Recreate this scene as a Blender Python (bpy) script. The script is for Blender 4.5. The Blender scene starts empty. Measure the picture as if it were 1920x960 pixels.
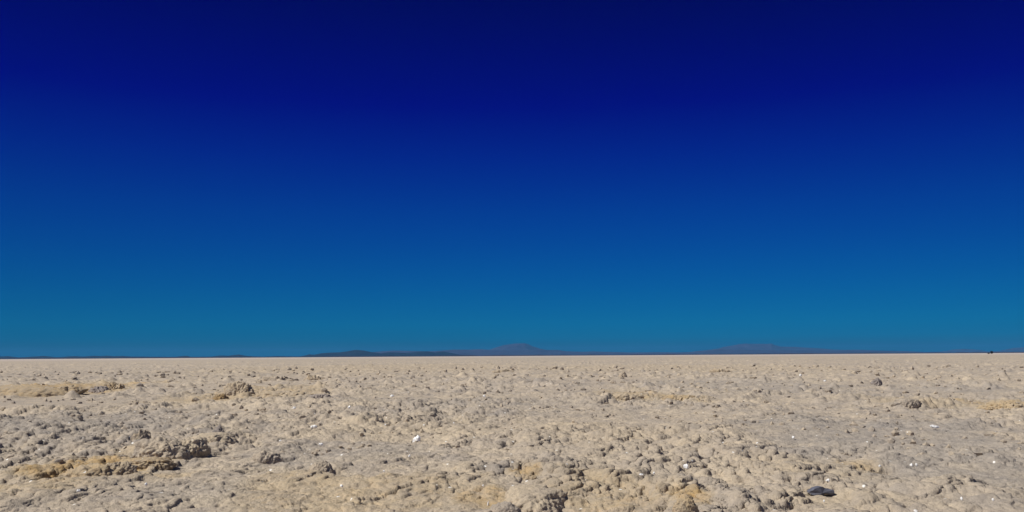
import bpy, math, random
import numpy as np

# ------------------------------------------------------------------ camera, world, sun, exposure
sc = bpy.context.scene
COL = sc.collection
CAM_H = 1.62
FPX = 1663.0                    # focal length in pixels of the 1920 px wide photograph
PITCH = math.atan(187.3 / FPX)
ROLL = math.atan(0.00625)
SUN_EL, SUN_AZ = math.radians(50), math.radians(-108)      # azimuth measured from the view direction, negative = left

cd = bpy.data.cameras.new("camera")
cam = bpy.data.objects.new("camera", cd)
COL.objects.link(cam)
cd.sensor_width = 36.0
cd.lens = 36.0 * FPX / 1920.0
cd.clip_start = 0.05
cd.clip_end = 300000.0
from mathutils import Matrix, Vector
F = Vector((0, math.cos(PITCH), math.sin(PITCH)))
U0 = Vector((0, -math.sin(PITCH), math.cos(PITCH)))
R0 = Vector((1, 0, 0))
RV = R0 * math.cos(ROLL) - U0 * math.sin(ROLL)
UV = U0 * math.cos(ROLL) + R0 * math.sin(ROLL)
cam.matrix_world = Matrix(((RV.x, UV.x, -F.x, 0), (RV.y, UV.y, -F.y, 0), (RV.z, UV.z, -F.z, CAM_H), (0, 0, 0, 1)))
sc.camera = cam

sc.view_settings.view_transform = 'Standard'
sc.view_settings.look = 'None'
sc.view_settings.exposure = 0.0
sc.view_settings.gamma = 1.0
sc.view_settings.use_curve_mapping = False
sc.cycles.use_denoising = True
sc.cycles.max_bounces = 6
sc.cycles.volume_bounces = 1

w = bpy.data.worlds.new("World")
sc.world = w
w.use_nodes = True
nt = w.node_tree
nt.nodes.clear()
out = nt.nodes.new('ShaderNodeOutputWorld')
bg = nt.nodes.new('ShaderNodeBackground')
sky = nt.nodes.new('ShaderNodeTexSky')
sky.sky_type = 'NISHITA'
sky.sun_disc = False
sky.sun_elevation = SUN_EL
sky.sun_rotation = SUN_AZ
sky.altitude = 2400
sky.air_density = 1.0
sky.dust_density = 0.2
sky.ozone_density = 4.0
bg.inputs['Strength'].default_value = 0.06
SKY_STOPS = [  # sine of elevation, tint of the polarised high-altitude sky
    (0.0073, (0.0202, 0.1335, 0.2956)),
    (0.0192, (0.0, 0.2859, 0.6384)),
    (0.0341, (0.0, 0.3403, 0.7327)),
    (0.064, (0.0, 0.3255, 0.7659)),
    (0.1, (0.0, 0.29, 0.8211)),
    (0.1595, (0.0, 0.2111, 0.8879)),
    (0.2182, (0.0, 0.0987, 0.9018)),
    (0.2754, (0.0, 0.0047, 0.8392)),
    (0.3305, (0.0, 0.0, 0.69)),
    (0.3831, (0.0, 0.0, 0.5344)),
]
tcw = nt.nodes.new('ShaderNodeTexCoord')
sepw = nt.nodes.new('ShaderNodeSeparateXYZ')
nt.links.new(tcw.outputs['Generated'], sepw.inputs[0])
mr = nt.nodes.new('ShaderNodeMapRange')
mr.inputs['From Min'].default_value = 0.0
mr.inputs['From Max'].default_value = 0.5
nt.links.new(sepw.outputs['Z'], mr.inputs['Value'])
rampw = nt.nodes.new('ShaderNodeValToRGB')
rampw.color_ramp.interpolation = 'EASE' if False else 'LINEAR'
els = rampw.color_ramp.elements
while len(els) > 1:
    els.remove(els[-1])
for i, (p, c) in enumerate(SKY_STOPS + [(0.5, (0.62, 0.70, 0.82))]):
    e = els[0] if i == 0 else els.new(min(1.0, p / 0.5))
    e.position = min(1.0, p / 0.5)
    e.color = (*c, 1)
nt.links.new(mr.outputs[0], rampw.inputs[0])
mixw = nt.nodes.new('ShaderNodeMix')
mixw.data_type = 'RGBA'
mixw.blend_type = 'MULTIPLY'
mixw.inputs[0].default_value = 1.0
nt.links.new(sky.outputs[0], mixw.inputs[6])
nt.links.new(rampw.outputs[0], mixw.inputs[7])
mrx = nt.nodes.new('ShaderNodeMapRange')          # a little darker on the sun's side of the view
mrx.inputs['From Min'].default_value = -0.5
mrx.inputs['From Max'].default_value = 0.5
mrx.inputs['To Min'].default_value = 0.985
mrx.inputs['To Max'].default_value = 1.015
nt.links.new(sepw.outputs['X'], mrx.inputs['Value'])
sqx = nt.nodes.new('ShaderNodeMath')
sqx.operation = 'MULTIPLY'
nt.links.new(sepw.outputs['X'], sqx.inputs[0])
nt.links.new(sepw.outputs['X'], sqx.inputs[1])
evx = nt.nodes.new('ShaderNodeMath')           # evens the band across the view
evx.operation = 'MULTIPLY_ADD'
evx.inputs[1].default_value = -0.50
nt.links.new(sqx.outputs[0], evx.inputs[0])
nt.links.new(mrx.outputs[0], evx.inputs[2])
mixx = nt.nodes.new('ShaderNodeMix')
mixx.data_type = 'RGBA'
mixx.blend_type = 'MULTIPLY'
mixx.inputs[0].default_value = 1.0
nt.links.new(mixw.outputs[2], mixx.inputs[6])
nt.links.new(evx.outputs[0], mixx.inputs[7])
nt.links.new(mixx.outputs[2], bg.inputs['Color'])
nt.links.new(bg.outputs[0], out.inputs[0])

sd = bpy.data.lights.new("sun", 'SUN')
sd.energy = 4.8
sd.angle = math.radians(0.53)
sd.color = (1.0, 0.95, 0.86)
sun = bpy.data.objects.new("sun", sd)
COL.objects.link(sun)
to_sun = Vector((math.sin(SUN_AZ) * math.cos(SUN_EL), math.cos(SUN_AZ) * math.cos(SUN_EL), math.sin(SUN_EL)))
sun.rotation_euler = to_sun.to_track_quat('Z', 'Y').to_euler()
sun.location = to_sun * 50

# ------------------------------------------------------------------ helpers
def ray(px, py):
    d = F + RV * ((px - 960) / FPX) + UV * ((480 - py) / FPX)
    return d

def ground_at(px, py, z=0.0):
    d = ray(px, py)
    t = (z - CAM_H) / d.z
    return d.x * t, d.y * t

def horizon_y(px):
    return 673.3 - 0.00625 * px

def hash2(ix, iy, seed):
    h = (ix.astype(np.uint32) * np.uint32(374761393)) ^ (iy.astype(np.uint32) * np.uint32(668265263)) ^ np.uint32((seed * 2246822519) & 0xffffffff)
    h = (h ^ (h >> np.uint32(13))) * np.uint32(1274126177)
    h = (h ^ (h >> np.uint32(15))) * np.uint32(2246822519)
    return h ^ (h >> np.uint32(16))

def u01(h):
    return (h & np.uint32(0xffffff)).astype(np.float32) / np.float32(16777216.0)

TAB = np.stack([np.cos(np.arange(64) * 2 * np.pi / 64), np.sin(np.arange(64) * 2 * np.pi / 64)]).astype(np.float32)

def perlin(x, y, seed):
    x0 = np.floor(x); y0 = np.floor(y)
    fx = (x - x0).astype(np.float32); fy = (y - y0).astype(np.float32)
    ix = x0.astype(np.int64); iy = y0.astype(np.int64)
    u = fx * fx * fx * (fx * (fx * 6 - 15) + 10)
    v = fy * fy * fy * (fy * (fy * 6 - 15) + 10)
    def g(dx, dy):
        k = (hash2(ix + dx, iy + dy, seed) >> np.uint32(7)) & np.uint32(63)
        return TAB[0][k] * (fx - dx) + TAB[1][k] * (fy - dy)
    a = g(0, 0); b = g(1, 0); c = g(0, 1); d = g(1, 1)
    return 1.5 * ((a + u * (b - a)) + v * ((c + u * (d - c)) - (a + u * (b - a))))

def cells(x, y, seed, jit=0.9):
    """nearest jittered point: F1, F2, offset to it, two random numbers of the cell"""
    ix = np.floor(x).astype(np.int64); iy = np.floor(y).astype(np.int64)
    f1 = np.full(x.shape, 9.0, np.float32); f2 = f1.copy()
    ox = np.zeros_like(f1); oy = np.zeros_like(f1)
    ra = np.zeros_like(f1); rb = np.zeros_like(f1); rc = np.zeros_like(f1)
    for dx in (-1, 0, 1):
        for dy in (-1, 0, 1):
            h = hash2(ix + dx, iy + dy, seed)
            h2 = hash2(ix + dx, iy + dy, seed + 77)
            h3 = hash2(ix + dx, iy + dy, seed + 191)
            cx = ((ix + dx + 0.5) - x).astype(np.float32) + jit * (u01(h) - 0.5)
            cy = ((iy + dy + 0.5) - y).astype(np.float32) + jit * (u01(h2) - 0.5)
            d = np.sqrt(cx * cx + cy * cy)
            near = d < f1
            f2 = np.where(near, f1, np.minimum(f2, d))
            f1 = np.where(near, d, f1)
            ox = np.where(near, cx, ox); oy = np.where(near, cy, oy)
            ra = np.where(near, u01(h3), ra)
            rb = np.where(near, u01(h3 * np.uint32(2654435761) ^ (h3 >> np.uint32(11))), rb)
            rc = np.where(near, u01(h * np.uint32(2246822519) ^ (h2 >> np.uint32(9))), rc)
    return f1, f2, ox, oy, ra, rb, rc

def sstep(a, b, x):
    t = np.clip((x - a) / (b - a), 0, 1)
    return t * t * (3 - 2 * t)

def perlin3(p, seed):
    x, y, z = p[:, 0], p[:, 1], p[:, 2]
    x0 = np.floor(x); y0 = np.floor(y); z0 = np.floor(z)
    fx, fy, fz = x - x0, y - y0, z - z0
    ix, iy, iz = x0.astype(np.int64), y0.astype(np.int64), z0.astype(np.int64)
    f = lambda t: t * t * t * (t * (t * 6 - 15) + 10)
    u, v, q = f(fx), f(fy), f(fz)
    def g(a, b, c):
        h = hash2(ix + a + (iz + c) * 131, iy + b + (iz + c) * 57, seed)
        th = u01(h) * 2 * np.pi; zz = u01(h >> np.uint32(5)) * 2 - 1
        r = np.sqrt(np.maximum(0, 1 - zz * zz))
        return r * np.cos(th) * (fx - a) + r * np.sin(th) * (fy - b) + zz * (fz - c)
    l = lambda a, b, t: a + (b - a) * t
    return 1.5 * l(l(l(g(0,0,0), g(1,0,0), u), l(g(0,1,0), g(1,1,0), u), v),
                   l(l(g(0,0,1), g(1,0,1), u), l(g(0,1,1), g(1,1,1), u), v), q)

def tag(o, label=None, cat=None, group=None, kind=None):
    if label: o['label'] = label
    if cat: o['category'] = cat
    if group: o['group'] = group
    if kind: o['kind'] = kind
    return o

def mesh_from(name, verts, faces, mat, smooth=False):
    """numpy verts (n,3), faces (m,3) or (m,4) -> one mesh object"""
    me = bpy.data.meshes.new(name)
    verts = np.asarray(verts, np.float32); faces = np.asarray(faces, np.int32)
    k = faces.shape[1]
    me.vertices.add(len(verts)); me.vertices.foreach_set('co', verts.ravel())
    me.loops.add(faces.size); me.loops.foreach_set('vertex_index', faces.ravel())
    me.polygons.add(len(faces))
    me.polygons.foreach_set('loop_start', np.arange(0, faces.size, k, dtype=np.int32))
    me.polygons.foreach_set('loop_total', np.full(len(faces), k, np.int32))
    me.update(calc_edges=True)
    me.polygons.foreach_set('use_smooth', np.full(len(faces), smooth, bool))
    me.materials.append(mat)
    o = bpy.data.objects.new(name, me)
    COL.objects.link(o)
    return o

# ------------------------------------------------------------------ materials
def new_mat(name):
    m = bpy.data.materials.new(name); m.use_nodes = True
    t = m.node_tree
    return m, t, t.nodes['Principled BSDF']

def N(t, kind, **kw):
    n = t.nodes.new(kind)
    for k, v in kw.items():
        if hasattr(n, k): setattr(n, k, v)
        else: n.inputs[k.replace('_', ' ')].default_value = v
    return n

def noise(t, pos, scale, detail=4, rough=0.55, dist=0.0):
    n = N(t, 'ShaderNodeTexNoise', Scale=scale, Detail=detail, Roughness=rough, Distortion=dist)
    t.links.new(pos, n.inputs['Vector'])
    return n.outputs['Fac']

def ramp(t, fac, stops, interp='LINEAR'):
    n = t.nodes.new('ShaderNodeValToRGB'); n.color_ramp.interpolation = interp
    e = n.color_ramp.elements
    while len(e) > 1: e.remove(e[-1])
    for i, (p, c) in enumerate(stops):
        q = e[0] if i == 0 else e.new(p)
        q.position = p
        q.color = (*c, 1) if len(c) == 3 else c
    t.links.new(fac, n.inputs[0])
    return n.outputs[0]

def mixc(t, fac, a, b, mode='MIX'):
    n = t.nodes.new('ShaderNodeMix'); n.data_type = 'RGBA'; n.blend_type = mode
    for s, v in ((0, fac), (6, a), (7, b)):
        if hasattr(v, 'links'): t.links.new(v, n.inputs[s])
        else: n.inputs[s].default_value = v if s == 0 else (*v, 1)
    return n.outputs[2]

def math_n(t, op, a, b):
    n = t.nodes.new('ShaderNodeMath'); n.operation = op
    for s, v in ((0, a), (1, b)):
        if hasattr(v, 'links'): t.links.new(v, n.inputs[s])
        else: n.inputs[s].default_value = v
    return n.outputs[0]

BEIGE, GREY, TAN, OCHRE, RUST = (0.420, 0.356, 0.282), (0.360, 0.312, 0.262), (0.45, 0.360, 0.228), (0.435, 0.305, 0.155), (0.34, 0.212, 0.09)

def crust_material(name, stain=None, grey=0.0, tint=None):
    """dusty salt crust; stain None reads the ground's own stain attribute"""
    m, t, b = new_mat(name)
    pos = t.nodes.new('ShaderNodeNewGeometry').outputs['Position']
    big = noise(t, pos, 0.16, 3)
    mid = noise(t, pos, 1.3, 5, 0.6)
    fine = noise(t, pos, 9.0, 5, 0.65)
    grain = noise(t, pos, 70.0, 3, 0.7)
    f = math_n(t, 'ADD', math_n(t, 'MULTIPLY', big, 0.45), math_n(t, 'MULTIPLY', mid, 0.75))
    f = math_n(t, 'ADD', f, grey - 0.10)
    f = math_n(t, 'ADD', f, math_n(t, 'MULTIPLY', math_n(t, 'SUBTRACT', noise(t, pos, 0.03, 4, 0.6), 0.5), 0.35))
    base = ramp(t, f, [(0.36, (0.475, 0.400, 0.306)), (0.47, BEIGE), (0.60, GREY), (0.74, (0.275, 0.246, 0.222))])
    if stain is None:
        st = N(t, 'ShaderNodeAttribute', attribute_name='stain').outputs['Fac']
    else:
        v = t.nodes.new('ShaderNodeValue'); v.outputs[0].default_value = stain
        st = v.outputs[0]
    pat = ramp(t, noise(t, pos, 3.2, 5, 0.62, 0.6), [(0.34, (0, 0, 0)), (0.66, (1, 1, 1))])
    if stain is None:
        gy = N(t, 'ShaderNodeAttribute', attribute_name='grey').outputs['Fac']
        base = mixc(t, math_n(t, 'MULTIPLY', gy, math_n(t, 'ADD', mid, 0.25)), base, (0.300, 0.272, 0.245))
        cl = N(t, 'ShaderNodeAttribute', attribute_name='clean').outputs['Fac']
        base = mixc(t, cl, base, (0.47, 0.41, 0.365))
    sf = math_n(t, 'MULTIPLY', st, math_n(t, 'ADD', 0.45, math_n(t, 'MULTIPLY', pat, 0.8)))
    stc = ramp(t, math_n(t, 'ADD', math_n(t, 'MULTIPLY', fine, 0.6), math_n(t, 'MULTIPLY', st, 0.25)),
               [(0.34, TAN), (0.58, OCHRE), (0.80, RUST)])
    col = mixc(t, sf, base, stc)
    # mottling of dust and salt grains
    col = mixc(t, 0.75, col, ramp(t, fine, [(0.3, (0.74, 0.74, 0.76)), (0.5, (1, 1, 1)), (0.7, (1.22, 1.21, 1.18))]), 'MULTIPLY')
    col = mixc(t, 0.5, col, ramp(t, grain, [(0.3, (0.78, 0.78, 0.78)), (0.5, (1, 1, 1)), (0.72, (1.22, 1.22, 1.22))]), 'MULTIPLY')
    # scattered bright salt grains
    vor = N(t, 'ShaderNodeTexVoronoi', Scale=5.5)
    t.links.new(pos, vor.inputs['Vector'])
    spk = ramp(t, vor.outputs['Distance'], [(0.09, (1, 1, 1)), (0.12, (0, 0, 0))])
    sel = ramp(t, N(t, 'ShaderNodeSeparateColor').outputs[0], [(0.5, (0, 0, 0)), (0.51, (1, 1, 1))])
    sepn = [n for n in t.nodes if n.type == 'SEPARATE_COLOR'][-1]
    t.links.new(vor.outputs['Color'], sepn.inputs[0])
    spk = math_n(t, 'MULTIPLY', spk, math_n(t, 'GREATER_THAN', sepn.outputs[0], 0.78))
    col = mixc(t, spk, col, (0.82, 0.81, 0.78))
    if tint: col = mixc(t, 1.0, col, tint, 'MULTIPLY')
    t.links.new(col, b.inputs['Base Color'])
    b.inputs['Roughness'].default_value = 0.88
    b.inputs['Specular IOR Level'].default_value = 0.22
    bump = N(t, 'ShaderNodeBump', Strength=1.0, Distance=0.028)
    hgt = math_n(t, 'ADD', math_n(t, 'MULTIPLY', noise(t, pos, 22.0, 5, 0.62), 1.0), math_n(t, 'MULTIPLY', grain, 0.25))
    t.links.new(hgt, bump.inputs['Height'])
    t.links.new(bump.outputs[0], b.inputs['Normal'])
    return m

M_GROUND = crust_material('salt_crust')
M_PALE = crust_material('pale_salt', 0.08)
M_CREAM = crust_material('cream_salt', 0.18, -0.14)
M_GREY = crust_material('grey_salt', 0.0, 0.07)
M_DGREY = crust_material('dark_grey_salt', 0.0, 0.16, (0.93, 0.92, 0.96))
M_TAN = crust_material('tan_salt', 0.4)
M_OCHRE = crust_material('ochre_salt', 0.68)
M_BROWN = crust_material('brown_salt', 0.9, 0.1, (0.80, 0.78, 0.76))

def plain(name, col, rough=0.9, var=0.25, scale=0.01, bump=0.0):
    m, t, b = new_mat(name)
    pos = t.nodes.new('ShaderNodeNewGeometry').outputs['Position']
    n = noise(t, pos, scale, 6, 0.6)
    lo = tuple(c * (1 - var) for c in col); hi = tuple(c * (1 + var) for c in col)
    t.links.new(ramp(t, n, [(0.3, lo), (0.7, hi)]), b.inputs['Base Color'])
    b.inputs['Roughness'].default_value = rough
    b.inputs['Specular IOR Level'].default_value = 0.2
    if bump:
        bp = N(t, 'ShaderNodeBump', Strength=0.6, Distance=bump)
        t.links.new(n, bp.inputs['Height']); t.links.new(bp.outputs[0], b.inputs['Normal'])
    return m

M_CRYSTAL, _t, _b = new_mat('white_crystal')
_p = _t.nodes.new('ShaderNodeNewGeometry').outputs['Position']
_t.links.new(ramp(_t, noise(_t, _p, 40, 3), [(0.3, (0.80, 0.80, 0.79)), (0.6, (0.92, 0.92, 0.91))]), _b.inputs['Base Color'])
_b.inputs['Roughness'].default_value = 0.35
M_SLATE = plain('slate', (0.115, 0.120, 0.150), 0.6, 0.22, 18, 0.01)
M_HILL = plain('hazed_hill_rock', (0.011, 0.017, 0.032), 0.95, 0.35, 0.002)  # dark rock with some blue of the distant air put into its colour
M_PEAK = plain('hazed_mountain_rock', (0.040, 0.036, 0.070), 0.95, 0.3, 0.0015)  # base colour pushed towards blue to add to the haze in front
M_SHORE = plain('shore_scrub', (0.03, 0.018, 0.02), 0.95, 0.3, 0.01)
M_SHRUB = plain('dark_shrub', (0.022, 0.022, 0.02), 0.9, 0.3, 3)

# ------------------------------------------------------------------ the salt flat
def ell(px, py, wpx, hpx):
    """a patch of ground: centre, half width across the view and half depth along it"""
    x, y = ground_at(px, py)
    x1, y1 = ground_at(px + wpx / 2, py)
    xa, ya = ground_at(px, py - hpx / 2); xb, yb = ground_at(px, py + hpx / 2)
    return x, y, abs(x1 - x), abs(ya - yb) / 2

STAINS = [ell(*a) + (s,) for a, s in [
    ((40, 731, 330, 26), 0.95), ((205, 724, 70, 22), 0.9), ((130, 738, 160, 18), 0.8), ((470, 738, 230, 34), 0.6), ((560, 742, 150, 24), 0.5),
    ((1190, 742, 200, 28), 0.6), ((1285, 748, 90, 18), 0.75), ((1870, 760, 220, 24), 0.75), ((1700, 756, 200, 26), 0.35),
    ((190, 878, 280, 60), 1.0), ((265, 868, 130, 26), 0.9), ((110, 925, 320, 70), 0.5), ((280, 905, 260, 50), 0.55),
    ((700, 925, 520, 90), 0.48), ((560, 910, 200, 60), 0.5), ((900, 938, 140, 44), 0.75), ((1120, 925, 330, 90), 0.5), ((1290, 950, 90, 36), 1.0),
    ((1170, 952, 260, 30), 0.6), ((1500, 890, 260, 50), 0.22), ((1610, 876, 90, 18), 0.6), ((985, 897, 80, 16), 0.95), ((1560, 945, 330, 40), 0.22),
    ((850, 800, 700, 50), 0.15), ((1150, 830, 500, 60), 0.18), ((1250, 690, 900, 16), 0.25), ((700, 690, 700, 16), 0.28)]]
FLATS = [ell(*a) + (s,) for a, s in [
    ((150, 755, 460, 22), 0.9), ((20, 735, 150, 20), 0.8), ((540, 722, 260, 12), 0.7), ((1720, 735, 420, 16), 0.45), ((1400, 725, 400, 18), 0.4),
    ((1000, 935, 130, 60), 0.5), ((1120, 880, 220, 60), 0.55), ((1500, 900, 260, 40), 0.45), ((1540, 938, 110, 40), 0.9), ((870, 955, 200, 30), 0.6), ((1680, 850, 760, 190), 0.42), ((1250, 790, 800, 70), 0.3), ((330, 925, 600, 60), 0.25)]]

GREYS = [ell(*a) + (s,) for a, s in [
    ((1700, 830, 640, 150), 0.75), ((120, 800, 640, 70), 0.6), ((1400, 722, 460, 30), 0.6), ((620, 850, 420, 60), 0.6), ((1780, 730, 360, 26), 0.4), ((330, 935, 300, 50), 0.5), ((900, 760, 500, 40), 0.35)]]

def patches(x, y, lst, power=1.0):
    r = np.zeros_like(x, dtype=np.float32)
    wob = 0.35 * perlin(x * 0.55, y * 0.28, 501) + 0.22 * perlin(x * 1.9, y * 1.2, 502)
    for cx, cy, rx, ry, s in lst:
        d = np.sqrt(((x - cx) / rx) ** 2 + ((y - cy) / ry) ** 2) + wob
        r = np.maximum(r, s * sstep(1.15, 0.45, d))
    return r

def height(x, y, sp):
    """relief of the salt crust in metres; sp is the local mesh spacing, finer relief is left out"""
    x = x.astype(np.float32); y = y.astype(np.float32)
    dist = np.sqrt(x * x + y * y)
    vis = lambda lam: np.clip(lam / (2.2 * sp) - 0.6, 0, 1)
    flat = 1 - patches(x, y, FLATS)
    rough = 0.55 + 0.6 * sstep(-0.35, 0.45, perlin(x / 5.5, y / 5.5, 3) + 0.4 * perlin(x / 1.9, y / 1.9, 4))
    rough = rough * (0.25 + 0.75 * flat)
    near = sstep(42, 16, dist)
    knob = 1 - 0.72 * near
    far = sstep(1000, 260, dist)
    # domain warp so that no cell edge is straight
    wx = x + 0.10 * perlin(x / 0.42, y / 0.42, 11) + 0.045 * perlin(x / 0.15, y / 0.15, 12)
    wy = y + 0.10 * perlin(x / 0.42, y / 0.42, 13) + 0.045 * perlin(x / 0.15, y / 0.15, 14)
    h = 0.09 * perlin(x / 9.0, y / 9.0, 1) + 0.05 * perlin(x / 3.4, y / 3.4, 2)
    # winding terraces of crust, each a thin plate lying on the next
    tn = perlin(wx / 1.5, wy / 1.5, 15) + 0.45 * perlin(wx / 0.55, wy / 0.55, 16) + 0.2 * perlin(wx / 0.22, wy / 0.22, 17)
    tq = tn * 3.4
    tf = np.floor(tq)
    h += vis(0.5) * rough * (0.026 + 0.010 * near) * (tf + sstep(0.86, 1.0, tq - tf) - 0.25 * (tq - tf))
    # tilted crust plates: gentle rise, abrupt broken edge
    for sz, amp, seed in ((1.25, 0.055, 20), (0.62, 0.065, 21), (0.29, 0.07, 22), (0.15, 0.07, 23)):
        f1, f2, ox, oy, ra, rb, rc = cells(wx / sz, wy / sz, seed)
        k = amp * (1 - 0.25 * near) * vis(sz) * rough * sz
        h += k * ((0.12 + 0.9 * rb) * -ox + (0.9 * rc - 0.15) * oy + 0.45 * (ra - 0.5))
    # swollen pillows of crust that meet in narrow creases
    for sz, amp, seed in ((1.5, 0.095, 24), (0.72, 0.065, 25), (0.34, 0.030, 26)):
        f1, f2, ox, oy, ra, rb, rc = cells((wx + 0.3 * sz * perlin(x / sz, y / sz, seed + 70)) / sz, wy / sz, seed)
        e = np.clip(f2 - f1, 0, 0.6) / 0.6
        h += amp * vis(sz) * rough * (0.3 + 0.6 * near) * (0.45 + 0.75 * ra) * (np.sqrt(e + 0.02) * 0.75 + 0.5 * (0.5 - f1))
    # knobs of several sizes, most cells empty
    f1, f2, ox, oy, ra, rb, rc = cells(wx / 1.15, wy / 1.15, 31)
    h += vis(0.7) * rough * knob * 0.13 * sstep(0.66, 1.0, ra) * (0.55 * sstep(0.34 + 0.1 * rb, 0.26 + 0.1 * rb, f1) + 0.45 * sstep(0.38, 0.08, f1))
    f1, f2, ox, oy, ra, rb, rc = cells(wx / 0.36, wy / 0.36, 41)
    h += vis(0.3) * rough * knob * 0.060 * sstep(0.62, 1.0, ra) * (0.6 * sstep(0.44, 0.33, f1 + 0.1 * rb) + 0.4 * sstep(0.4, 0.1, f1))
    f1, f2, ox, oy, ra, rb, rc = cells(wx / 0.14, wy / 0.14, 51)
    h += vis(0.13) * rough * knob * 0.022 * sstep(0.55, 1.0, ra) * sstep(0.46, 0.32, f1)
    # knobbly pressure ridges and big clumps further out
    r = 1 - np.abs(perlin(x / 7.0, y / 7.0, 61) + 0.25 * perlin(x / 2.0, y / 2.0, 62)) * 3.6
    r = np.clip(r, 0, 1)
    bl = 0.4 + np.abs(perlin(x / 0.55, y / 0.55, 63)) + 0.6 * np.abs(perlin(x / 0.24, y / 0.24, 64)) * vis(0.24)
    gate = sstep(0.0, 0.4, perlin(x / 11.0, y / 11.0, 65))
    h += vis(1.6) * flat * 0.24 * r * r * bl * gate * sstep(12, 30, dist)
    f1, f2, ox, oy, ra, rb, rc = cells(wx / 1.6, wy / 1.6, 71)
    h += flat * 0.25 * sstep(0.48, 1.0, ra) * sstep(0.22 + 0.12 * rb, 0.06, f1) * (0.4 + 0.7 * bl) * sstep(22, 45, dist)
    f1, f2, ox, oy, ra, rb, rc = cells(x / 4.2 + 0.2 * perlin(x / 2, y / 2, 75), y / 4.2, 74)
    h += flat * 0.30 * sstep(0.45, 1.0, ra) * sstep(0.20 + 0.16 * rb, 0.05, f1) * (0.4 + 0.8 * bl) * sstep(80, 150, dist)
    # fine billows
    for lam, a, s in ((0.36, 0.022, 81), (0.17, 0.014, 82), (0.085, 0.008, 83), (0.042, 0.006, 84)):
        h += vis(lam) * rough * a * (np.abs(perlin(x / lam, y / lam, s)) * 2 - 0.5)
    return h * far * (0.8 + 0.2 * sstep(60, 20, dist))

def build_ground():
    az = []
    a = 0.0
    step = 0.055
    while a < 180.0:
        az.append(a)
        if a > 34: step = min(step * 1.16, 6.0)
        a += step
    az = np.radians(np.array(az))
    az = np.concatenate([-az[:0:-1], az])                    # left ... right, open behind the camera
    rr = list(np.geomspace(0.25, 6.0, 46)[:-1])
    r = 6.0
    while r < 72000:
        rr.append(r)
        r *= 1.0019 if r < 30 else (1.0032 if r < 520 else (1.02 if r < 2000 else 1.12))
    rr = np.array(rr)
    nr, na = len(rr), len(az)
    x = (rr[:, None] * np.sin(az)[None, :]).astype(np.float64).ravel()
    y = (rr[:, None] * np.cos(az)[None, :]).astype(np.float64).ravel()
    dr = np.gradient(rr); da = np.gradient(az)
    sp = np.maximum(0.45 * dr[:, None] + 0 * az[None, :], rr[:, None] * da[None, :]).ravel().astype(np.float32)
    z = np.empty(len(x), np.float32); st = np.empty(len(x), np.float32)
    for i in range(0, len(x), 400000):
        s = slice(i, i + 400000)
        z[s] = height(x[s], y[s], sp[s])
        st[s] = patches(x[s].astype(np.float32), y[s].astype(np.float32), STAINS)
    # undercut: steep flanks lean outwards
    Z = z.reshape(nr, na)
    dzr = np.gradient(Z, axis=0) / np.maximum(dr[:, None], 1e-6)
    dza = np.gradient(Z, axis=1) / np.maximum(rr[:, None] * da[None, :], 1e-6)
    cl = lambda v: np.clip(v, -1.6, 1.6)
    k = 0.013
    sr, cr = np.sin(az)[None, :], np.cos(az)[None, :]
    lift = np.clip(Z / 0.12 + 0.3, 0, 1.4)
    off_r = -k * cl(dzr) * lift; off_a = -k * cl(dza) * lift
    X = x.reshape(nr, na) + off_r * sr + off_a * cr
    Y = y.reshape(nr, na) + off_r * cr - off_a * sr
    v = np.stack([X.ravel(), Y.ravel(), z], 1)
    i = np.arange(nr - 1)[:, None] * na + np.arange(na - 1)[None, :]
    f = np.stack([i, i + 1, i + na + 1, i + na], -1)[:, :, ::-1].reshape(-1, 4)
    o = mesh_from('ground', v, f, M_GROUND, True)
    at = o.data.attributes.new('stain', 'FLOAT', 'POINT')
    at.data.foreach_set('value', st)
    at = o.data.attributes.new('grey', 'FLOAT', 'POINT')
    at.data.foreach_set('value', patches(x.astype(np.float32), y.astype(np.float32), GREYS))
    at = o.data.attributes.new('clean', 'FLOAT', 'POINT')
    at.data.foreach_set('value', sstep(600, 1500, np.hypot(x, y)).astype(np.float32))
    return tag(o, kind='structure')

build_ground()

def ground_z(x, y):
    xs = np.array([x - .04, x, x + .04, x, x], np.float32); ys = np.array([y, y, y, y - .05, y + .05], np.float32)
    return float(np.median(height(xs, ys, np.full(5, 0.03, np.float32))))

# ------------------------------------------------------------------ far shore, hills and mountains
def range_mesh(name, prof, dist, depth, mat, seed, gully=0.25):
    """a ridge whose crest runs through points seen at the given distance, falling away in front and behind"""
    px = np.arange(prof[0][0], prof[-1][0] + 0.1, 1.0)
    py = np.interp(px, [p[0] for p in prof], [p[1] for p in prof])
    hh = np.maximum(0.0, (horizon_y(px) - py)) / FPX * dist
    ax = (px - 960) / FPX
    n = 26
    tt = np.linspace(-1, 1, 2 * n + 1)
    V = []
    for t in tt:
        d = dist + depth * t
        x = ax * d; y = np.full_like(ax, d)
        e = (1 - abs(t)) ** 1.15
        g = perlin(x / (depth * 0.22), y / (depth * 0.35), seed) + 0.5 * perlin(x / (depth * 0.09), y / (depth * 0.16), seed + 1)
        z = hh * e * (1 + gully * g * (1 - e) * 2.0) + hh * 0.05 * g * e * (abs(t) > 0.02)
        z = np.where(abs(t) > 0.02, np.minimum(z, hh * 0.985 * d / dist), z)
        V.append(np.stack([x, y, z - (6.0 if abs(t) > 0.99 else 0.0)], 1))
    V = np.concatenate(V)
    m = len(px)
    i = np.arange(2 * n)[:, None] * m + np.arange(m - 1)[None, :]
    f = np.stack([i, i + 1, i + m + 1, i + m], -1).reshape(-1, 4)
    return mesh_from(name, V, f, mat, True)

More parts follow.
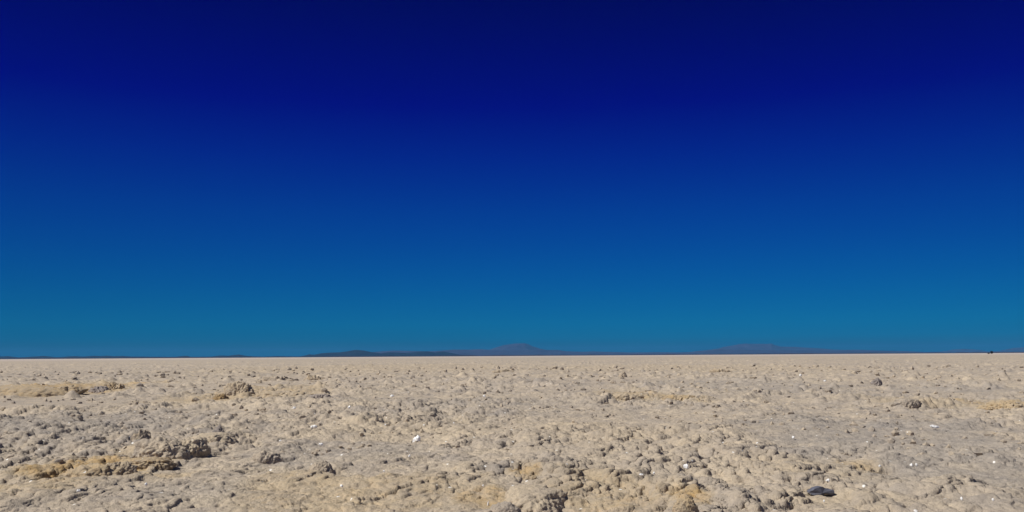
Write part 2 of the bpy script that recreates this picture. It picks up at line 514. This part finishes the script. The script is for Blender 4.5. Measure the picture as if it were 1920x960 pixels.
HY = horizon_y
shore = [(-400, HY(-400) - 1.2)]
random.seed(4)
for k in range(-380, 2330, 16):
    shore.append((k, HY(k) - 1.5 - random.uniform(-0.45, 0.5)))
s = range_mesh('far_shore', shore, 14000, 1200, M_SHORE, 300, 0.1)
tag(s, 'low dark strip of scrub along the far edge of the salt flat', 'shore', kind='structure')

hills_near = [(-300, HY(-300) - 1), (-120, 668.0), (0, 668.7), (20, 667.6), (40, 670), (62, 668.6), (75, 668), (86, 667.2), (100, 668.6), (112, 669.6), (128, 668.4), (142, 667.6), (160, 668.4), (180, 667), (192, 667.6), (205, 666.8), (218, 667.8), (232, 667.2), (250, 668.4), (270, 668.4), (300, 668.8), (330, 668.9), (345, 667.3), (352, 666.8), (361, 669), (400, 668.4), (414, 666.4), (430, 667), (438, 665.8), (450, 664.6), (462, 666.8), (476, 668), (492, 669), (520, 667.6), (545, 668.2), (562, 668.6),
    (572, 666.6), (581, 664.2), (590, 665), (604, 662.2), (620, 661.1), (640, 660.4), (655, 658), (668, 656), (682, 657.2), (698, 660.3), (715, 662.8), (728, 660.5), (745, 661), (765, 662), (782, 659.2), (800, 658.6), (815, 661), (822, 659.6), (832, 659.2), (846, 662), (862, 664.8), (885, 666.4), (905, HY(905))]
s = range_mesh('hills', hills_near, 21000, 2600, M_HILL, 310)
tag(s, 'low dark blue hills on the far edge of the salt flat', 'hills', kind='structure')
hills_mid = [(640, HY(640)), (690, 661), (716, 658.8), (740, 657.3), (770, 658), (800, 658.8), (822, 657.8), (850, 655.6), (880, 655.8), (900, 654.9), (915, 656), (930, 657), (1000, 656.5), (1012, 655.5), (1025, 656.3), (1045, 656.3), (1060, 658.6), (1090, 659.6), (1110, 658.8), (1130, 659.6), (1150, 660), (1180, 660.8), (1230, 660.2), (1270, 660.8), (1290, 660), (1320, 657.2), (1345, 655), (1400, 656), (1500, 657), (1640, 657.2), (1700, 658.6), (1740, 660.5), (1760, HY(1760))]
s = range_mesh('hills', hills_mid, 33000, 3600, M_PEAK, 320)
tag(s, 'pale blue foothills behind the darker hills', 'hills', kind='structure')
peak = [(880, HY(880)), (905, 657.2), (915, 656.4), (922, 654), (934, 650.2), (943, 647.4), (950, 646.4), (958, 645.2), (968, 644), (976, 644.2), (983, 643.8), (990, 645.8), (998, 649.6), (1004, 651.4), (1012, 654), (1025, 656.5), (1048, 658.5), (1080, HY(1080))]
s = range_mesh('mountain', peak, 42000, 3800, M_PEAK, 330)
tag(s, 'single purple blue cone mountain on the horizon', 'mountain', kind='structure')
massif = [(1270, HY(1270)), (1300, 658.6), (1320, 656.8), (1345, 653.3), (1352, 651), (1362, 649.2), (1372, 647.6), (1382, 645.6), (1395, 644.3), (1408, 644.8), (1420, 644.9), (1432, 645.2), (1443, 644.3), (1449, 647), (1460, 649.8), (1475, 650.3), (1488, 650.4), (1502, 651.6), (1530, 653), (1558, 655.4), (1580, 656.2), (1604, 655.6), (1640, 657.3), (1690, 659), (1730, 660), (1756, 659.4), (1770, 657.6), (1780, 655.6), (1800, 654.2), (1814, 655), (1830, 656), (1848, 659), (1862, 658.6), (1880, 655.2), (1895, 652.4), (1910, 651.4), (1930, 650.6), (1980, 649), (2060, 652), (2140, 655), (2260, HY(2260))]
s = range_mesh('mountain', massif, 45000, 4600, M_PEAK, 340)
tag(s, 'long flat topped blue mountain on the horizon', 'mountain', kind='structure')

# ------------------------------------------------------------------ salt lumps
def ico(sub):
    import bmesh
    bm = bmesh.new(); bmesh.ops.create_icosphere(bm, subdivisions=sub, radius=1.0)
    v = np.array([p.co[:] for p in bm.verts]); f = np.array([[q.index for q in p.verts] for p in bm.faces])
    bm.free()
    return v, f
ICO = {k: ico(k) for k in (1, 2, 3, 5, 6)}

def lump(name, px, py, wpx, hpx, mat, seed, label, cat, depth=0.8, sub=6, rough=0.55, flat_top=0.0, lean=0.0, group=None, sink=0.3):
    """a knobbly lump of salt whose base is seen at (px, py), wpx wide and hpx tall there"""
    x, y = ground_at(px, py)
    z = ground_z(x, y)
    x, y = ground_at(px, py, z)
    dd = math.hypot(x, y)
    W = wpx / FPX * dd; Hh = 0.8 * hpx / FPX * dd
    v, f = ICO[sub]
    v = v.copy()
    n = v.copy()
    r = np.ones(len(v))
    amp = 0.42
    lam = 1.15
    asp = np.array([W, W * depth, 2.0 * Hh]); asp /= asp.prod() ** (1 / 3)
    n = n * asp
    for o in range(6 if sub >= 6 else 4):
        q = perlin3(n / lam + seed * 3.1, seed * 17 + o)
        r += amp * rough * (q if o < 1 else (np.abs(q) * 2 - 0.55))
        amp *= 0.62; lam *= 0.52
    v *= np.maximum(0.3, r)[:, None]
    v /= np.array([np.ptp(v[:, 0]) / 2, np.ptp(v[:, 1]) / 2, v[:, 2].max()])
    if flat_top:
        v[:, 2] = np.where(v[:, 2] > 1 - flat_top, (1 - flat_top) + (v[:, 2] - 1 + flat_top) * 0.35, v[:, 2])
    v[:, 0] += lean * np.clip(v[:, 2], 0, 1)
    co = np.stack([v[:, 0] * W / 2, v[:, 1] * W / 2 * depth, v[:, 2] * Hh * (1 + sink) - Hh * sink], 1)
    o = mesh_from(name, co, f, mat, True)
    o.location = (x, y + W * depth * 0.25, z)
    return tag(o, label, cat, group)

LUMPS = [
    # px, base y, w, h, material, label, extra
    (262, 838, 44, 38, M_TAN, 'upright tan lump of salt, narrowest of the jagged heap', dict(depth=0.8)),
    (292, 852, 110, 36, M_PALE, 'broad pale lump of salt directly above the ochre ledge', {}),
    (345, 850, 74, 32, M_CREAM, 'pale jagged lump of salt in the middle of the heap', dict(rough=0.6, depth=1.3)),
    (388, 834, 92, 27, M_CREAM, 'pale block of salt with a straight shadowed foot', dict(flat_top=0.2, depth=1.2, rough=0.4)),
    (408, 828, 44, 36, M_DGREY, 'dark grey spiky lump ending the jagged heap', dict(rough=0.9)),
    (268, 872, 100, 19, M_OCHRE, 'low ochre ledge below the jagged grey heap', dict(flat_top=0.4)),
    (150, 906, 118, 36, M_OCHRE, 'largest ochre boulder of salt, with a deep shadowed foot', {}),
    (216, 893, 74, 30, M_TAN, 'rounded yellow lump of salt beside the largest ochre boulder', {}),
    (1003, 962, 146, 52, M_CREAM, 'big smooth cream boulder of salt with an ochre back edge', dict(rough=0.42, flat_top=0.2, depth=1.8)),
    (984, 903, 66, 16, M_OCHRE, 'thin ochre crust curling up behind the cream boulder', dict(rough=0.8)),
    (946, 970, 70, 34, M_GREY, 'grey rounded boulder in front of the cream boulder', dict(rough=0.3)),
    (1288, 958, 50, 30, M_OCHRE, 'small brown rounded lump of salt at the near edge', dict(rough=0.35)),
    (600, 893, 58, 34, M_GREY, 'grey wedge of salt crust with a dark pointed shadow', {}),
    (497, 866, 60, 26, M_GREY, 'low grey hump of salt above the grey wedge', {}),
    (445, 738, 62, 28, M_TAN, 'tan lump with one steep dark side in the middle distance', {}),
    (412, 749, 32, 13, M_BROWN, 'small dark brown lump below the steep tan lump', {}),
    (600, 749, 50, 16, M_DGREY, 'dark grey block of salt at the end of the tan ridge', dict(flat_top=0.3)),
    (530, 746, 120, 16, M_TAN, 'long low tan ridge of salt with a dark lower edge', dict(depth=0.4)),
    (206, 733, 44, 20, M_OCHRE, 'upright rust coloured lump at the end of the orange ridge', dict(rough=0.8)),
    (182, 737, 44, 15, M_DGREY, 'dark grey lump beside the upright rust coloured lump', {}),
    (95, 741, 130, 20, M_OCHRE, 'long crumbly orange ridge of salt by the smooth pan', dict(depth=0.35, rough=0.8)),
    (20, 742, 190, 22, M_OCHRE, 'smooth orange mound at the very edge of the view', dict(depth=0.5, rough=0.2)),
    (1165, 750, 92, 16, M_TAN, 'pale tan ridge with an ochre foot on grey crust', dict(depth=0.5)),
    (1274, 752, 70, 14, M_OCHRE, 'small ochre ridge just beyond the pale tan ridge', dict(depth=0.5)),
    (1646, 721, 24, 15, M_DGREY, 'small upright lump, lit white on one side and black on the other', dict(rough=0.8)),
    (1890, 768, 80, 18, M_OCHRE, 'crumbly ochre clump lying lower than the pale blocks', dict(rough=0.8)),
    (1705, 757, 50, 15, M_PALE, 'pale squarish block of salt before a low row of knobs', dict(flat_top=0.3, rough=0.35)),
    (1790, 758, 60, 13, M_PALE, 'pale low row of salt knobs behind the ochre clump', dict(rough=0.8)),
    (1168, 708, 18, 15, M_PALE, 'small upright pale block standing far out on the flat', {}),
    (590, 712, 50, 13, M_TAN, 'far jagged tan ridge with a black lower edge', dict(rough=0.9, depth=0.4)),
    (520, 715, 80, 12, M_PALE, 'far pale row of knobs next to the jagged tan ridge', dict(rough=0.9, depth=0.35)),
    (942, 699, 50, 9, M_TAN, 'farthest dark edged ridge below the cone mountain', dict(rough=0.9, depth=0.35)),
    (1350, 697, 44, 7, M_TAN, 'thin far ridge below the flat topped mountain', dict(rough=0.9, depth=0.35)),
]
for i, (px, py, wp, hp, m, lab, kw) in enumerate(LUMPS):
    nm = 'salt_ridge' if 'ridge' in lab or 'row' in lab or 'ledge' in lab else ('salt_mound' if 'mound' in lab else ('salt_boulder' if 'boulder' in lab else 'salt_lump'))
    lump(nm, px, py, wp, hp, m, 7 + i, lab, nm.replace('_', ' '), group='raised salt lumps and ridges', **kw)

# dark stone under a pale ledge
def dark_stone():
    prof = [(-1, -.15), (-.98, .2), (-.75, .42), (-.6, .72), (-.2, .98), (.1, 1.0), (.3, .72), (.62, .6), (.95, .42), (1.0, -.1), (.8, -.45), (.3, -.3), (.0, -.5), (-.4, -.72), (-.75, -.4)]
    x, y = ground_at(1540, 931); z = ground_z(x, y); x, y = ground_at(1540, 931, z)
    dd = math.hypot(x, y); s = 22 / FPX * dd; hs = 9.5 / FPX * dd
    n = len(prof)
    V = [(a * s, -0.03 + 0.02 * math.sin(3 * a), (b + .5) * hs) for a, b in prof] + [(a * s * 0.9, 0.10, (b + .5) * hs * 0.92) for a, b in prof]
    V += [(0, -0.045, 0.5 * hs), (0, 0.1, 0.5 * hs)]
    Fc = []
    for i in range(n):
        j = (i + 1) % n
        Fc += [(i, i + n, j + n), (i, j + n, j), (2 * n, i, j), (2 * n + 1, j + n, i + n)]
    o = mesh_from('dark_stone', np.array(V), np.array(Fc), M_SLATE, False)
    o.location = (x, y, z + 0.018)
    tag(o, 'dark blue grey stone lodged under a thin pale ledge of crust', 'stone')
dark_stone()
lump('salt_ledge', 1552, 919, 84, 9, M_PALE, 91, 'thin pale ledge of crust hanging over the dark stone', 'salt ledge', depth=0.5, rough=0.4)

# white crystals
def crystal(px, py, wpx, hpx, seed, label, group):
    x, y = ground_at(px, py); z = ground_z(x, y); x, y = ground_at(px, py, z)
    wpx *= 1.3; hpx *= 1.3
    dd = math.hypot(x, y)
    rnd = random.Random(seed)
    v0, f0 = ICO[1]
    V, Fc = [], []
    for k in range(rnd.choice((2, 3, 4))):
        s = np.array([rnd.uniform(.35, .6), rnd.uniform(.35, .6), rnd.uniform(.5, .8)])
        jit = np.array([[rnd.uniform(.75, 1.2) for _ in range(3)] for _ in v0])
        c = np.array([rnd.uniform(-.5, .5), rnd.uniform(-.4, .4), rnd.uniform(0.1, .45)])
        Fc.append(f0 + 0 + sum(len(q) for q in V)); V.append(v0 * jit * s + c)
    V = np.concatenate(V) * np.array([wpx / 2 / FPX * dd, wpx / 2 / FPX * dd, 0.62 * hpx / FPX * dd])
    o = mesh_from('salt_crystal', V, np.concatenate(Fc), M_CRYSTAL, False)
    o.location = (x, y, z + 0.15 * hpx / FPX * dd)
    tag(o, label, 'crystal', group)
G = 'white salt crystals glinting on the crust'
CR = [(783, 831, 15, 15, 'largest brilliant white crystal cluster, alone on grey crust'), (1284, 878, 15, 9, 'white crystal patch on the lip of a cracked plate'),
      (588, 803, 12, 6, 'wide flat white crystal beyond the grey wedge'), (733, 745, 11, 5, 'far flat white crystal in the middle distance'),
      (1749, 802, 16, 5, 'long flat white crystal among grey flakes'), (907, 746, 7, 7, 'round white crystal far out on smooth grey crust'),
      (1002, 930, 6, 6, 'bright white crystal on top of the cream boulder'), (915, 948, 5, 7, 'upright white crystal beside the grey rounded boulder')]
small = [(552, 767), (655, 766), (850, 795), (527, 828), (601, 835), (706, 873), (768, 857), (720, 885), (1273, 730), (1500, 706), (1547, 716), (1419, 835), (1487, 822), (1708, 874),
         (274, 910), (255, 903), (146, 923), (905, 912), (640, 913), (1226, 890), (1217, 911), (1203, 892), (1546, 941), (1803, 938), (1862, 940), (318, 763), (1553, 903), (1650, 875), (1720, 874), (352, 783)]
for i, (px, py, a, b, lab) in enumerate(CR):
    crystal(px, py, a, b, 40 + i, lab, G)
rr = random.Random(8)
for i, (px, py) in enumerate(small):
    crystal(px, py, rr.uniform(4.5, 7), rr.uniform(3.5, 5.5), 80 + i, 'tiny white crystal glinting on the rough crust', G)

# loose crumbs of salt over the crust: nobody could count them
def rubble():
    rnd = np.random.default_rng(5)
    v0, f0 = ICO[1]
    V, Fc = [], []
    base = 0
    for k in range(4200):
        d = 15.0 * (120 / 15.0) ** (rnd.random() ** 1.15)
        a = math.radians(rnd.uniform(-34, 34))
        x, y = d * math.sin(a), d * math.cos(a)
        V.append((x, y, d))
    P = np.array(V)
    clump = perlin(P[:, 0] / 3.0, P[:, 1] / 3.0, 71) + 0.5 * perlin(P[:, 0] / 0.9, P[:, 1] / 0.9, 72)
    keep = clump > rnd.uniform(-0.4, 0.5, len(P))
    P = P[keep]
    Z = height(P[:, 0], P[:, 1], np.full(len(P), 0.03, np.float32))
    VV, FF = [], []
    for k, (x, y, d) in enumerate(P):
        s = (0.014 + 0.0016 * d) * math.exp(min(0.45, rnd.normal(-0.1, 0.4)))
        v = v0 * (1 + 0.22 * rnd.standard_normal((len(v0), 1))) * np.array([rnd.uniform(.7, 1.5), rnd.uniform(.7, 1.2), rnd.uniform(.5, 1.1)]) * s
        th = rnd.uniform(0, 6.28); c, q = math.cos(th), math.sin(th)
        v = np.stack([v[:, 0] * c - v[:, 1] * q, v[:, 0] * q + v[:, 1] * c, v[:, 2]], 1)
        VV.append(v + np.array([x, y, Z[k] + 0.25 * s])); FF.append(f0 + k * len(v0))
    o = mesh_from('salt_rubble', np.concatenate(VV), np.concatenate(FF), M_PALE, False)
    tag(o, 'loose crumbs of salt scattered over the crust', 'rubble', kind='stuff')
rubble()

# ------------------------------------------------------------------ two dark shrubs on the horizon
def shrub(px, wpx, hpx, dist, seed, label, spike):
    d = ray(px, 662); s = dist / d.y
    x, y = d.x * s, dist
    W, Hh = wpx / FPX * dist, hpx / FPX * dist
    rnd = np.random.default_rng(seed)
    root = bpy.data.objects.new('shrub', None); COL.objects.link(root)
    root.location = (x, y, 0)
    V, Fc = [], []
    nl = 900
    for k in range(nl):
        t = rnd.random()
        c = np.array([rnd.normal(0, 0.26) * W, rnd.normal(0, .26) * W, Hh * (0.1 + 0.8 * t)])
        if rnd.random() < spike: c = np.array([-0.28 * W + rnd.normal(0, .06) * W, rnd.normal(0, .06) * W, Hh * (0.5 + 0.5 * rnd.random())])
        u = rnd.normal(size=3); u /= np.linalg.norm(u); w_ = np.cross(u, rnd.normal(size=3)); w_ /= np.linalg.norm(w_)
        L = 0.10 * Hh + 0.05
        V += [c - u * L * .5, c + w_ * L * .35, c + u * L * .5, c - w_ * L * .35]
        b = 4 * k; Fc.append((b, b + 1, b + 2, b + 3))
    o = mesh_from('crown', np.array(V), np.array(Fc), M_SHRUB, False); o.parent = root
    a = np.linspace(0, 2 * np.pi, 9)[:-1]
    tr = np.concatenate([np.stack([np.cos(a) * r, np.sin(a) * r, np.full(8, z)], 1) for r, z in ((0.05 * Hh, -0.1), (0.04 * Hh, .3 * Hh), (0.015 * Hh, .8 * Hh))])
    tf = [(l * 8 + i, l * 8 + (i + 1) % 8, (l + 1) * 8 + (i + 1) % 8, (l + 1) * 8 + i) for l in range(2) for i in range(8)]
    o = mesh_from('trunk', tr, np.array(tf), M_SHRUB, True); o.parent = root
    tag(root, label, 'shrub', 'dark shrubs on the horizon')
shrub(1859.5, 3.6, 5.6, 1500, 3, 'tiny dark upright shrub standing on the far horizon', 0.12)
shrub(1853.5, 4.2, 2.6, 1300, 5, 'tiny low dark shrub beside the upright one on the horizon', 0.0)

# ------------------------------------------------------------------ the air
def haze():
    x0, x1, y0, y1, z0, z1 = -76000, 76000, -76000, 76000, -1.6, 660
    v = np.array([(a, b, c) for c in (z0, z1) for b in (y0, y1) for a in (x0, x1)])
    f = np.array([(0, 2, 3, 1), (4, 5, 7, 6), (0, 1, 5, 4), (2, 6, 7, 3), (0, 4, 6, 2), (1, 3, 7, 5)])
    m = bpy.data.materials.new('air'); m.use_nodes = True
    t = m.node_tree; t.nodes.clear()
    o = t.nodes.new('ShaderNodeOutputMaterial'); p = t.nodes.new('ShaderNodeVolumePrincipled')
    p.inputs['Color'].default_value = (0.05, 0.33, 0.72, 1)
    p.inputs['Density'].default_value = 1.35e-5
    p.inputs['Anisotropy'].default_value = 0.0
    t.links.new(p.outputs[0], o.inputs['Volume'])
    ob = mesh_from('haze', v, f, m, False)
    tag(ob, kind='stuff')
haze()
